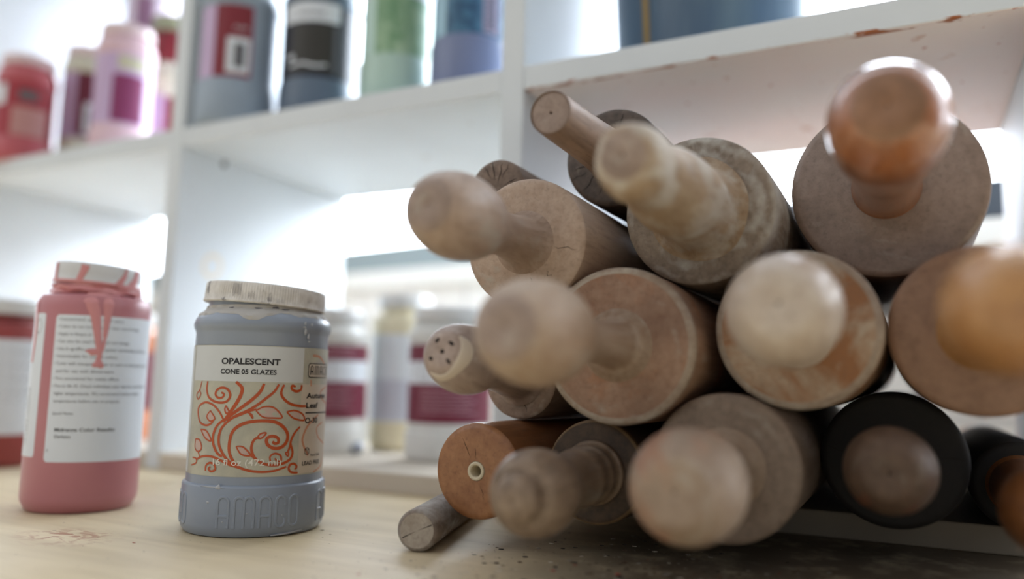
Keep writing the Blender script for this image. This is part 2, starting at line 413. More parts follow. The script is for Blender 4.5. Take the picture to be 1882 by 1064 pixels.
def lab(mb, parent, mats, name='label'): return mb.build(name, mats, parent)

M_BLACK = plain('black_print', (28, 26, 30), .5); M_WHITELAB = plain('white_label_paper', (222, 227, 233), .45, mottle=.05)
M_MAROON = plain('maroon_print', (112, 30, 54), .45); M_RED = plain('dark_red_print', (128, 30, 42), .45)
M_GREYPR = plain('grey_print', (100, 100, 104), .5); M_LILAC = plain('lilac_print', (196, 170, 204), .45)
M_PALEPRINT = plain('pale_print', (214, 176, 186), .45)
M_CAPWH = plastic('white_cap_plastic', (214, 213, 210)); M_WHITEPL = plastic('white_jar_plastic', (212, 211, 206))

# --- the grey glaze jar in focus
def dirty_cap():
    t = NT('dusty_ribbed_cap'); v = t.map((1, 1, 1)); 
    c = t.mix(t.ramp(t.noise(v, 90, 6, .65), step(.42, .66)), lin((222, 218, 212)), lin((196, 190, 181)))
    c = t.mix(t.math('MULTIPLY', t.ramp(t.noise(t.map((1, 1, .5), (.37, .1, 0)), 95, 4, .6), step(.60, .68)), .8), c, lin((78, 72, 78)))
    t.col(c); t.rough(.6); return t.m
M_GREYJ = plastic('grey_glaze_jar_plastic', (138, 147, 160), .33)
gx, gy, GR = -.349, -.158, .0402
tg = th_of(gx, gy)
gj = jar('glaze_jar', gx, gy, 0, 'grey jar in sharp focus with an orange vine label and dusty ribbed cap', 'jar', 'w', GR, .1405,
         M_GREYJ, dirty_cap(), zb=.0275, zt=.1115, sh=.70, ch=.0118, rc=.0352, ribs=140, tilt=radians(3.6))
# crust of dried glaze around the neck, running over the shoulder
M_CRUST = plain('dried_grey_glaze', (186, 182, 176), .7, mottle=.2); M_CRUSTD = plain('dark_glaze_crumbs', (84, 84, 92), .7)
cr = Wrap(.0318, tg)
def crust():
    vs = []; fs = []; n = 160; rnd = random.Random(4)
    ph = [rnd.random()*6 for _ in range(6)]
    for i in range(n):
        a = 2*pi*i/n; th = tg+a
        d = 1.2*sin(3*a+ph[0])+.8*sin(7*a+ph[1])+.5*sin(17*a+ph[2])+.35*sin(31*a+ph[3])
        low = 122.3+d*.6-4.4*math.exp(-((((a+pi) % (2*pi))-pi+.12)/.22)**2)
        for k, q in enumerate((0, .25, .5, .75, 1)):
            z = 127.6*(1-q)+low*q
            # follow the jar: neck 0.8R, shoulder swelling
            zz = z/1000; zt = .1115; sh = .7
            prof = [(zt+.0028, .975), (zt+.0075*sh, .985), (zt+.012*sh, .965), (zt+.0155*sh, .92), (zt+.018*sh, .865), (zt+.0195*sh, .82), (zt+.0205*sh, .80), (.2, .80)]
            rr = prof[0][1]
            for (z0, r0), (z1, r1) in zip(prof, prof[1:]):
                if z0 <= zz <= z1: rr = r0+(r1-r0)*(zz-z0)/(z1-z0)
            r = GR*rr+(.0009+.0004*sin(23*a+k*2+ph[4]) if k < 4 else .0001)
            vs.append((r*cos(th), r*sin(th), zz))
    for i in range(n):
        j = (i+1) % n
        for k in range(4): fs.append((5*i+k, 5*i+k+1, 5*j+k+1, 5*j+k))
    m = MB(); m.add(vs, fs); return m
crust().build('dried_glaze_crust', M_CRUST, gj)
cb = Wrap(.0345, tg); rnd = random.Random(8)
for u, z, ru, rz in [(-3, 125.2, 3.2, .8), (-12, 124.4, 1.2, .5), (13, 125, 3.4, .9), (17, 124.3, 2, .9), (21.5, 123.7, 1.6, .8), (6, 126.2, 2, .5), (25, 123, 1.5, .7), (-20, 125.5, 2.2, .5)]:
    cb.blob(u, z, ru, rz, h=-1.0, raise_=.5, seed=int(u*7))
cb.build('dark_glaze_crumb', M_CRUSTD, gj)
dr = Wrap(GR, tg)
for u, z, ru, rz in [(25, 113.5, .9, 2.2), (27.3, 110.6, .8, 1.6), (24, 116, 1.5, .8), (29.5, 117.5, 1.1, 1), (28, 107.8, .9, .5), (24.6, 118, .8, 1.2)]:
    dr.blob(u, z, ru, rz, h=-.95, raise_=.4, seed=int(u))
dr.build('glaze_drip', plain('wet_pale_glaze', (172, 174, 178), .3), gj); dr = Wrap(GR, tg)
for u, z, r in [(-25.6, 18.8, .9), (-16, 8.9, .5), (-12.5, 11.2, .35), (-3.5, 13.4, .6), (15.5, 11.8, .4), (-19.8, 27, 1.6)]:
    dr.blob(u, z, r, r*.8, h=-.1, raise_=.45, seed=int(z))
dr.build('glaze_drip', plain('wet_pale_glaze', (172, 174, 178), .3), gj); dr = Wrap(GR, tg)
dr.stroke([(-32, 27.2), (-24, 26.9), (-16, 26.8)], .7, h=-.3, raise_=.4, taper=.9)
dr.build('glaze_drip', plain('wet_pale_glaze', (172, 174, 178), .3), gj); dr = Wrap(GR, tg)
dr.stroke([(10, 1.0), (18, 1.3), (24, 1.8), (30, 2.2)], 1.3, h=-1.6, raise_=1.0, taper=.6)
dr.build('glaze_drip', plain('wet_pale_glaze', (172, 174, 178), .3), gj)
cap_o = [c for c in gj.children if c.name.startswith('cap')][0]
sm = Wrap(.03525, tg); rnd = random.Random(6)
for k in range(9): sm.stroke([(-19.5+k*.62, 10.6-rnd.random()), (-19.5+k*.62, 1.8+rnd.random()*3)], .42, .05, 0, raise_=.05, taper=.7, smoothit=False)
for k in range(6): sm.stroke([(-9.8+k*.62, 6.8-rnd.random()*1.5), (-9.8+k*.62, 1.8+rnd.random()*2)], .36, .05, 0, raise_=.05, taper=.7, smoothit=False)
for k in range(7): sm.stroke([(6+k*.62, 3.8-rnd.random()*1.2), (6+k*.62, 1.4)], .26, .05, 0, raise_=.05, taper=.7, smoothit=False)
for k in range(4): sm.stroke([(25+k*.62, 6.8-rnd.random()*2), (25+k*.62, 3.4)], .26, .05, 0, raise_=.05, taper=.7, smoothit=False)
sm.build('dark_glaze_smudge', plain('dark_smudge', (92, 86, 94), .7), cap_o)
# embossed lettering on the base band
em = Wrap(GR, tg)
def letter(ch, u, w, z0=5.6, z1=22.0):
    r = w/2; c = u+r; zt = z1-r; zb = z0+r
    arch = [(c+r*cos(a), zt+r*sin(a)) for a in [pi-pi*k/8 for k in range(9)]]
    bowl = [(c+r*cos(a), zb+r*sin(a)) for a in [-pi*k/8 for k in range(9)]]
    S = lambda p: em.stroke(p, 1.7, h=-.05, raise_=.5, k=2, smoothit=False)
    if ch == 'A': S([(u, z0)]+arch+[(u+w, z0)]); S([(u+.5, z0+6.2), (u+w-.5, z0+6.2)])
    if ch == 'M':
        q = w/2
        A_ = [pi-pi*k/8 for k in range(9)]
        S([(u, z0)]+[(u+q/2+q/2*cos(a), z1-q/2+q/2*sin(a)) for a in A_]+[(u+q, z0)])
        S([(u+q+.3, z1-q/2+.6)]+[(u+1.5*q+q/2*cos(a), z1-q/2+q/2*sin(a)) for a in A_[2:]]+[(u+w, z0)])
    if ch == 'C':
        S([(u+w, z1-r-2.2)]+arch[::-1]+[(u, zb)]+[(c-r*cos(pi*k/8), zb-r*sin(pi*k/8)) for k in range(9)]+[(u+w, z0+r+2.2)])
    if ch == 'O': S(arch+bowl+[arch[0]])
for rep in range(4):
    b0 = -19.2+rep*61.0
    for ch, du, wd in (('A', 0, 6.0), ('M', 9.2, 10.2), ('A', 22.4, 5.8), ('C', 31.3, 5.4), ('O', 39.2, 5.4)):
        letter(ch, b0+du, wd)
em.build('embossed_lettering', M_GREYJ, gj)
# vine label
def vinebg():
    t = NT('vine_label_paper'); v = t.map((1, 1, 1))
    c = t.mix(t.ramp(t.noise(v, 70, 5, .6), step(.35, .68)), lin((188, 184, 164)), lin((166, 163, 148)))
    c = t.mix(t.math('MULTIPLY', t.ramp(t.noise(v, 55, 3), step(.62, .75)), .7), c, lin((170, 140, 150)))
    t.col(c); t.rough(.4); return t.m
STROKES = [[4.5, [[-31.7, 83.96], [-32.11, 79.7], [-30.34, 75.51], [-26.34, 73.16], [-21.61, 72.39], [-17.79, 73.4], [-16.14, 76.58], [-17.85, 79.69], [-21.44, 80.66], [-24.65, 79.17], [-25.31, 76.7], [-23.3, 75.0], [-20.64, 75.42], [-19.99, 77.19], [-21.64, 77.98]]], [6.5, [[-13.36, 84.0], [-9.99, 80.92], [-10.12, 77.42], [-11.95, 73.19], [-14.53, 68.95], [-16.85, 65.41], [-19.25, 61.87]]], [6, [[1.77, 83.28], [-0.01, 79.02], [-3.81, 74.75], [-8.99, 70.47], [-13.67, 66.89], [-17.83, 63.3]]], [5, [[9.75, 83.09], [7.51, 79.15], [3.58, 75.57], [-1.58, 71.3], [-6.79, 68.07], [-12.16, 65.53], [-17.01, 62.29]]], [4, [[-19.35, 63.26], [-22.04, 67.35], [-26.61, 71.05], [-32.62, 72.26], [-38.37, 69.59], [-38.49, 65.33], [-35.99, 61.2], [-30.81, 59.69], [-27.08, 60.89], [-25.48, 63.05]]], [5, [[-18.97, 63.27], [-23.08, 59.66], [-25.04, 54.72], [-24.64, 49.89], [-21.94, 45.18], [-18.66, 43.25]]], [5, [[-16.98, 61.94], [-20.16, 58.37], [-21.37, 53.48], [-20.61, 48.68], [-17.16, 43.31], [-12.56, 39.33], [-8.32, 37.7]]], [4, [[-1.46, 69.2], [-5.43, 68.1], [-9.42, 66.29], [-14.2, 64.1], [-17.68, 61.23]]], [6, [[-8.32, 37.7], [-11.95, 40.72], [-14.53, 45.45], [-14.9, 50.94], [-13.69, 56.49], [-10.41, 60.03], [-5.08, 62.2], [1.6, 62.96], [8.47, 62.4], [13.29, 59.75], [16.15, 55.82], [16.02, 51.59], [13.22, 48.51], [8.96, 47.93], [5.39, 50.08], [4.87, 53.21], [7.53, 54.57], [10.76, 53.47], [11.12, 51.02], [9.16, 50.5], [8.04, 51.78]]], [5, [[0.76, 54.27], [-1.51, 52.88], [-2.7, 50.46], [-2.83, 47.01], [-0.92, 42.88], [2.92, 40.08], [8.45, 38.78], [14.13, 39.39], [18.58, 41.63], [19.97, 45.09], [18.94, 48.66], [18.17, 50.81]]], [4.5, [[24.15, 59.5], [20.89, 56.39], [18.71, 52.21], [18.14, 48.7], [16.98, 45.92]]], [5, [[12.66, 82.92], [11.24, 78.49], [13.12, 74.96], [17.48, 72.12], [23.37, 71.02], [27.57, 70.97]]], [5, [[23.64, 82.94], [23.19, 80.4], [20.26, 79.3], [17.35, 80.7], [17.63, 82.5], [19.69, 81.81]]], [3, [[-1.75, 68.5], [2.5, 70.65], [8.03, 69.99], [12.61, 64.91], [7.65, 64.5], [2.15, 65.05], [-1.75, 68.5]]], [3.5, [[15.04, 67.86], [19.57, 64.26], [26.68, 63.03], [25.51, 66.3], [20.12, 68.54], [15.04, 67.86]]], [3, [[-6.77, 67.73], [-3.98, 66.38], [-3.19, 64.3], [-4.28, 65.68], [-5.39, 67.4]]], [3, [[-34.94, 57.39], [-30.01, 56.58], [-26.27, 51.54], [-30.63, 52.71], [-34.94, 57.39]]], [3, [[-39.45, 51.86], [-35.43, 51.4], [-33.24, 47.34], [-35.89, 45.08], [-39.47, 46.93], [-39.45, 51.86]]], [3, [[-36.89, 83.87], [-38.51, 78.84], [-37.29, 76.73], [-39.68, 73.82], [-41.94, 76.25], [-38.93, 78.83]]], [3, [[-28.17, 67.84], [-30.59, 64.6], [-27.84, 62.12], [-24.76, 63.77], [-28.17, 67.84]]], [3, [[-18.37, 70.94], [-16.26, 67.51], [-17.92, 66.77], [-18.83, 68.84], [-18.37, 70.94]]], [4.5, [[-37.86, 40.39], [-31.68, 42.78], [-25.1, 42.96], [-19.27, 41.17], [-14.69, 39.27], [-9.0, 37.69], [-3.51, 36.02], [3.2, 35.26], [10.02, 35.75], [16.64, 37.67]]], [3.5, [[-35.84, 44.73], [-34.38, 42.39]]], [3, [[-41.74, 41.49], [-37.29, 41.13], [-37.63, 38.67], [-42.72, 37.19]]], [4, [[-28.94, 35.15], [-28.72, 37.92], [-26.12, 39.6], [-23.05, 38.59], [-22.37, 36.23], [-24.86, 35.06], [-26.91, 36.31], [-25.51, 37.57]]], [4.5, [[24.1, 33.88], [19.84, 34.39], [18.12, 36.39], [18.78, 38.46], [21.18, 39.02], [23.17, 37.27], [21.81, 35.81]]], [3.5, [[7.51, 40.68], [7.14, 43.45], [9.48, 45.06], [12.76, 43.99], [13.29, 41.17], [11.28, 40.9], [9.77, 42.48]]], [3, [[-11.09, 48.97], [-7.3, 48.69], [-3.2, 44.25], [-8.08, 44.76], [-11.09, 48.97]]], [4, [[-3.2, 44.25], [-0.9, 42.53]]], [3, [[-0.53, 53.36], [1.33, 55.86], [4.35, 56.34], [2.14, 53.57], [-0.53, 53.36]]], [3, [[15.85, 45.62], [17.41, 45.2], [17.29, 43.45], [15.92, 44.56], [15.85, 45.62]]]]
PALE = [[4, [[30.59, 85.95], [30.88, 82.28]]], [5, [[39.49, 65.93], [30.43, 60.38], [26.42, 53.32], [27.21, 48.98], [31.26, 42.98]]], [4, [[45.87, 61.21], [38.74, 58.57], [41.03, 52.54], [52.13, 48.03]]], [4, [[51.17, 43.59], [47.67, 36.44], [37.01, 33.1]]], [5, [[31.14, 100.01], [37.49, 99.51], [42.82, 96.68], [48.57, 91.47]]], [4, [[50.81, 82.29], [41.29, 79.32], [43.8, 74.78], [55.57, 71.46]]]]
LM = [vinebg(), plain('header_paper', (202, 204, 202), .5, mottle=.06), plain('burnt_orange_print', (178, 74, 26), .4), plain('faded_orange_print', (196, 138, 108), .4),
      M_BLACK, plain('pale_cream_print', (224, 220, 208), .4), plain('side_panel_paper', (198, 184, 166), .45), plain('leaf_lilac_print', (190, 164, 152), .4)]
vl = Wrap(.0385, tg)
vl.patch(-56, 62, 32.5, 104.3, 0, 0, n=70)
vl.patch(-55.6, -48.4, 33, 104, .06, 1, n=6)
vl.patch(-46.6, 24.4, 84.2, 103.9, .08, 1, rad=.01, n=40)
vl.patch(23.8, 61, 33.2, 83.4, .08, 6, rad=.01, n=30)
leaf_names = {15, 16, 17, 18, 19, 20, 21, 22, 23, 28, 30}
for i, (wd, pts) in enumerate(STROKES):
    if math.hypot(pts[0][0]-pts[-1][0], pts[0][1]-pts[-1][1]) < .3 and len(pts) >= 5:   # leaves are closed loops: lilac inside
        cx_ = sum(p[0] for p in pts[:-1])/(len(pts)-1); cz_ = sum(p[1] for p in pts[:-1])/(len(pts)-1)
        vl.add([vl.pt(cx_, cz_, .1)]+[vl.pt(p[0], p[1], .1) for p in pts], [(0, k+1, k+2) for k in range(len(pts)-1)], 7)
    pp = [(u, min(z, 84.1)) for u, z in pts]
    vl.stroke(pp, wd*.30, h=.14+.004*(i % 9), m=2, k=6, taper=.25)
for wd, pts in PALE: vl.stroke(pts, wd*.28, h=.13, m=3, k=6)
vl.text('OPALESCENT', -22.7, 93.6, 3.7, 32.6, .2, 4, .034)
vl.text('CONE 05 GLAZES', -22.9, 88.3, 2.9, 31.0, .2, 4, .030)
vl.text('Autumn', 27.4, 75.3, 3.4, 20.5, .24, 4, .028); vl.text('Leaf', 27.6, 69.8, 3.4, 10.6, .24, 4, .028)
vl.stroke([(27.3, 67.1), (40, 67), (54, 66.8)], .75, .24, 4)
vl.text('O-30', 27.3, 61.2, 3.4, 11.2, .24, 4, .028)
vl.text('16 fl oz (472 ml)', -24, 38.6, 3.7, 37.4, .24, 5, .004)
vl.stroke(circ(30.1, 45.4, 2.0, 20), .3, .24, 4, k=1)
vl.stroke([(29.3, 44), (29.3, 46.8)], .4, .26, 4); vl.stroke([(31, 44), (30.8, 45.4), (31, 46.9)], .45, .26, 4)
for du in (-.4, 0, .4): vl.stroke([(29.3+du, 45.7), (29.3+du, 46.9)], .2, .26, 4)
vl.text('Food Safe', 33.4, 42.4, 1.35, 9.8, .24, 4, .01)
vl.text('LEAD FREE', 26.8, 37.6, 2.4, 16.6, .24, 4, .02)
# boxed logo
u0, u1, z0, z1 = 27.8, 49.5, 87.2, 95.6
vl.patch(u0, u1, z0, z1, .2, 4, rad=1.4, n=24); vl.patch(u0+.55, u1-.55, z0+.55, z1-.55, .26, 6, rad=1.0, n=24)
def lg(p): vl.stroke(p, .85, .32, 4, smoothit=False)
zz0, zz1 = z0+1.5, z1-1.5
lg([(29.7, zz0), (29.9, zz1-.6), (30.7, zz1), (31.6, zz1-.6), (31.8, zz0)]); lg([(29.9, zz0+2), (31.6, zz0+2)])
lg([(33.6, zz0), (33.6, zz1-.2), (35.2, zz1-.1), (35.3, zz0)]); lg([(35.3, zz1-.4), (36.9, zz1-.3), (37, zz0)])
lg([(38.8, zz0), (39, zz1-.6), (39.8, zz1), (40.8, zz1-.6), (41, zz0)]); lg([(39, zz0+2), (40.8, zz0+2)])
lg([(44.4, zz1-1), (43.6, zz1), (42.8, zz1-.8), (42.8, zz0+.8), (43.6, zz0), (44.4, zz0+1)])
lg([(46.2, zz0+.5), (46.2, zz1-.5), (47, zz1), (47.8, zz1-.5), (47.8, zz0+.5), (47, zz0), (46.2, zz0+.5)])
lab(vl, gj, LM)

# --- the pink jar with the running pink glaze
M_PINKJ = plastic('pink_glaze_jar_plastic', (184, 118, 124), .36); M_PINKG = plain('dried_pink_glaze', (206, 138, 138), .4)
PR, PH = .0344, .1585; px, py = -.490, -.1704; tp = th_of(px, py)
M_CAPPK = plastic('smeared_white_cap_plastic', (206, 205, 204))
pj = jar('glaze_jar', px, py, 0, 'tall pink jar with white instruction label and pink glaze running from its cap', 'jar', 's', PR, PH,
         M_PINKJ, M_CAPPK, ch=.0135, rc=.0266, tilt=radians(3.5))
pcap = [c for c in pj.children if c.name.startswith('cap')][0]
def smear(pts, w0, w1):
    q = Wrap(.0269, tp); q.stroke(pts, lambda t: w0+(w1-w0)*t, h=-.1, raise_=.35, k=5); q.build('pink_smear', M_PINKG, pcap)
smear([(-31, 12.6), (-32, 6), (-31, .4)], 2.4, 5); smear([(-8.5, 11.6), (-9.5, 7), (-12, .4)], 5.5, 3.6); smear([(17, 12.6), (16, 7), (12, .4)], 1.2, 5)
smear([(27, 12.4), (26, 6), (22, .4)], 4.5, 7); smear([(-4, .9), (10, .8), (28, .8), (44, .9)], 1.8, 2.2); smear([(-44, .9), (-30, .9), (-16, .9), (-4, .9)], 1.8, 1.8)
pk = Wrap(PR, tp)
PM = [M_WHITELAB, M_GREYPR, M_BLACK]
pk.patch(-23, 51, 31.8, 123.3, .12, 0, rad=2, n=60); pk.patch(-52.5, -31.4, 34.3, 124.3, .12, 0, rad=1.6, n=24)
lines = ['\u2022 Concentrated, opaque liquid colors.', '\u2022 Colors do not move. Use for base coat of design.', '\u2022 Apply to bisque or clay.',
         '\u2022 Can also be used for detail and design.', '\u2022 Use in sgraffito, majolica, spatter and banding techniques.', '\u2022 Intermixable for custom colors.',
         '\u2022 Cover with transparent clear or color to attain gloss surface', '   and for use with dinnerware.', '\u2022 Fire uncovered for matte effect.',
         '\u2022 Fire to 06-10. Check individual color label for performance at', '   higher temperatures. We recommend testing at higher', '   temperatures before use on projects.']
wds = [39.5, 52, 26, 44.5, 62, 37, 64, 34, 39, 66, 55, 39]
for k, (s_, w_) in enumerate(zip(lines, wds)):
    pk.text(s_, -21.6+(1.6 if s_.startswith(' ') else 0), 119.6-4.65*k, 2.1, w_, .2, 1, 0)
pk.text('Special Notes:', -20, 60.9, 1.9, 12.8, .2, 1, 0, .25)
pk.text('Midrange Color Results:', -17.6, 50.6, 2.3, 35, .2, 2, .02); pk.text('Darkens', -17.3, 46.6, 2.0, 9.4, .2, 2, .012)
pk.stroke(circ(-21.2, 38.9, .7, 10), .25, .2, 1, k=1)
rnd = random.Random(3); z = 41.5
while z < 76.5:
    h_ = rnd.choice((.3, .5, .8, 1.1)); pk.stroke([(-47.5, z+h_/2), (-41.5, z+h_/2)], h_, .2, 2); z += h_+rnd.choice((.35, .5, .8))
pk.stroke(circ(-38, 116, 3.2, 20, 4.5), .4, .2, 1, k=1)
lab(pk, pj, PM)
pd = Wrap(PR, tp)
def pdone():
    global pd
    for v_ in range(len(pd.v)):   # above the shoulder edge the glaze follows the jar inwards
        x_, y_, z_ = pd.v[v_]
        if z_ > .1315: k_ = 1-(z_-.1315)/.007*.11; pd.v[v_] = (x_*k_, y_*k_, z_)
    pd.build('running_glaze', M_PINKG, pj); pd = Wrap(PR, tp)
def drip(pts, w0, w1, base=.15, rs=.5):
    pd.stroke(pts, lambda t: w0+(w1-w0)*t, h=base, raise_=rs, k=6)
drip([(-3.2, 137.2), (-2.2, 131), (.2, 124), (1.6, 116), (3.2, 106), (4.6, 96)], 8.4, 2.6)
drip([(7.4, 137.2), (7.4, 130), (7.2, 122), (6.6, 110)], 7.4, 2.6)
drip([(7, 113), (6, 104), (4.5, 99), (3.5, 93)], 1.6, 3.2)
pd.blob(.5, 100.5, 3.6, 2.2, .15, raise_=.5, seed=2); pd.blob(4.2, 92.5, 3.4, 2.4, .15, raise_=.6, seed=5); pd.blob(-3, 134, 5, 3, .1, raise_=.6, seed=9)
pd.blob(2, 136.4, 9, 1.6, .05, raise_=.5, seed=3); pdone()
drip([(-43.5, 137), (-43, 126), (-42, 112), (-43, 100), (-44, 93)], 4.0, 2.2)
pdone()
# thick ring of glaze on the neck
m = MB(); rnd = random.Random(2)
def nm(a, r, th, i): return a+.0007*sin(5*th+i)+.0005*sin(11*th), r*(1+.03*sin(4*th+i*1.7)+.02*sin(9*th-i)) if 0 < i < 6 else r
m.lathe([(.1375, .0250), (.1382, .0275), (.1395, .0268), (.1408, .0276), (.1422, .0262), (.1436, .0270), (.1445, .0252)], 90, mod=nm)
m.build('neck_glaze', M_PINKG, pj)

# --- jars seen out of focus behind
def band(e, x, y, R, specs, mats):
    """specs: (u0,u1,z0,z1,layer,mat,radius)"""
    b = Wrap(R, th_of(x, y))
    for u0, u1, z0, z1, h, mi, *r in specs: b.patch(u0, u1, z0, z1, h, mi, rad=r[0] if r else .8, n=30)
    return b
maroon_set = [M_MAROON, M_WHITELAB, M_PALEPRINT, M_GREYPR]
def maroon_jar(x, y, label, u_split):
    e = jar('glaze_jar', x, y, .0155, label, 'jar', 'w', .0400, .139, M_WHITEPL, M_CAPWH, 'white and maroon jars on the base board')
    b = band(e, x, y, .0385, [(-56, 56, 34, 104, .0, 0), (-55.8, 55.8, 69, 89, .08, 1, .01)], None)
    for k in range(7): b.stroke([(-28, 64-3.4*k), (0, 64-3.4*k), (26-4*(k % 3), 64-3.4*k)], .55, .16, 2)
    for k in range(3): b.stroke([(-24, 101-3.8*k), (0, 101-3.8*k), (24, 101-3.8*k)], .7, .16, 2)
    b.patch(u_split, u_split+9, 71.5, 86.5, .16, 3, rad=.3, n=6); b.patch(u_split+.7, u_split+8.3, 72.2, 85.8, .22, 1, rad=.3, n=6)
    lab(b, e, maroon_set); return e
maroon_jar(-.5176, .1034, 'white and maroon jar on the base board just right behind the grey jar', -4)
maroon_jar(-.3865, .1200, 'white and maroon jar on the base board close behind the stacked rolling pins', -30)
M_AMBER = plastic('cream_translucent_plastic', (226, 216, 186), .4)
e = jar('glaze_jar', -.476, .172, .0155, 'slim cream jar with white label, taller than the two maroon jars flanking it', 'jar', 's', .0335, .160, M_AMBER, M_CAPWH, ch=.014, rc=.0285)
b = band(e, -.476, .172, .0335, [(-48, 48, 30, 118, .1, 0, 2), (-47, 47, 31, 72, .18, 1, .5)], None)
lab(b, e, [M_WHITELAB, plain('grey_lilac_print', (196, 198, 210), .45)])
# little steel ball
m = MB(); m.lathe([(-.006*cos(pi*k/14), .006*sin(pi*k/14)) for k in range(15)], 28)
t = NT('polished_steel'); t.col(lin((150, 155, 165))); t.b.inputs['Metallic'].default_value = 1; t.rough(.2)
o = m.build('steel_ball', t.m); o.location = (-.4765, .1015, .0215); o['label'] = 'tiny shiny steel ball lying between the white jars on the base board'; o['category'] = 'ball'

M_REDJ = plastic('brick_red_jar_plastic', (150, 62, 60))
e = jar('glaze_jar', -.7691, -.070, 0, 'brick red jar with white cap, cut off by the left edge behind the pink jar', 'jar', 's', .0400, .153, M_REDJ, M_CAPWH, ch=.0135, rc=.036)
b = band(e, -.7691, -.07, .04, [(-30, 62, 30, 116, .12, 0, 2)], None)
for k in range(14): b.stroke([(-24, 112-4*k), (10, 112-4*k), (50-7*(k % 3), 112-4*k)], .7, .2, 1)
lab(b, e, [M_WHITELAB, M_GREYPR])
e = jar('glaze_jar', -.790, .075, .0155, 'orange and maroon jar mostly hidden behind the pink jar, beside the divider', 'jar', 'w', .0385, .139, plastic('orange_jar_plastic', (214, 130, 84)), M_CAPWH)
b = band(e, -.79, .075, .0371, [(-50, 50, 33, 97, .0, 0)], None); lab(b, e, [M_MAROON])

ZS = .3275
def sjar(x, y, label, R, H, bc, cc, specs, mats, z=ZS, zb=.0265, zt=None, kind='w', extra=None, group='jars on the upper shelf'):
    zt = zt or H-.034
    e = jar('glaze_jar', x, y, z, label, 'jar', kind, R, H, bc, cc, group, zb=zb, zt=zt)
    b = band(e, x, y, R*.958 if kind == 'w' else R, specs, None)
    if extra: extra(b)
    lab(b, e, mats); return e
M_PINKC = plastic('pink_white_cap_plastic', (224, 200, 200)); M_ROSE = plastic('rose_jar_plastic', (190, 92, 100)); M_IVORY = plastic('ivory_jar_plastic', (208, 204, 184))
M_PALEPK = plastic('pale_pink_jar_plastic', (222, 188, 196)); M_SCAR = plain('scarlet_print', (160, 44, 56), .45); M_DUSTY = plain('dusty_pink_print', (190, 140, 136), .45)
J = {'a': (-0.9250, 0.0220), 'b': (-0.9030, 0.0835), 'c': (-0.7824, 0.045), 'd': (-0.8057, 0.1236), 'e': (-0.8720, 0.1395), 'f': (-0.5977, 0.0375), 'g': (-0.5205, 0.0713), 'h': (-0.4284, 0.0731), 'i': (-0.3467, 0.0696)}
M_PURP = plain('purple_print', (132, 50, 92), .45); M_MAR2 = plain('dark_maroon_print', (100, 20, 44), .45)
sjar(*J['a'], 'scarlet and pink jar at the far left of the upper shelf', .0320, .127, M_ROSE, M_PINKC,
     [(-44, 44, 26, 92, .0, 0), (-14, 24, 28, 62, .08, 1), (-8, 12, 70, 82, .08, 2), (-38, -22, 64, 88, .08, 3)], [M_SCAR, M_DUSTY, M_GREYPR, M_WHITELAB])
sjar(*J['b'], 'maroon labelled jar with ivory base, second from left on the upper shelf', .0310, .158, M_IVORY, M_PINKC,
     [(-44, 44, 40, 122, .0, 0), (-14, 16, 42, 122, .08, 1), (-3, 13, 46, 84, .14, 2), (2, 8, 52, 78, .2, 3)], [M_LILAC, M_MAR2, M_WHITELAB, M_GREYPR])
sjar(*J['c'], 'jar with a purple label and pale pink shoulder on the upper shelf', .0315, .1466, M_PALEPK, M_PINKC,
     [(-44, 44, 30, 110, .0, 0), (-12, 22, 32, 86, .08, 1), (-8, 22, 92, 107, .08, 2)], [M_LILAC, M_PURP, plain('yellow_grey_print', (196, 190, 160), .45)])
sjar(*J['d'], 'ivory jar with a dark red label band on the upper shelf, against the left divider', .0335, .134, M_IVORY, plastic('ivory_cap_plastic', (206, 204, 188)),
     [(-44, 44, 46, 90, .0, 0), (-44, -4, 46, 92, .05, 1)], [M_RED, M_LILAC])
sjar(*J['e'], 'pale jar behind the purple labelled jar, a tall jar stacked on its cap', .0325, .139, M_PALEPK, M_PINKC, [(-40, 40, 30, 96, .0, 0)], [M_LILAC])
sjar(*J['e'], 'tall pale jar with a mauve stripe, stacked on another jar at the upper left', .0325, .139, plastic('pale_lilac_jar_plastic', (214, 204, 220)), M_PINKC,
     [(-44, 44, 2, 98, .0, 0), (-20, 2, 0.5, 99, .08, 1)], [plain('pale_lilac_print', (224, 208, 226), .45), plain('mauve_print', (150, 110, 140), .45)], z=ZS+.139, zb=.002)
e = jar('small_glaze_jar', *J['d'], ZS+.134, 'small dark red jar with an olive cap, stacked on the ivory jar by the divider', 'jar', 's', .028, .062, M_RED, plastic('olive_cap_plastic', (160, 160, 130)), ch=.02, rc=.026)

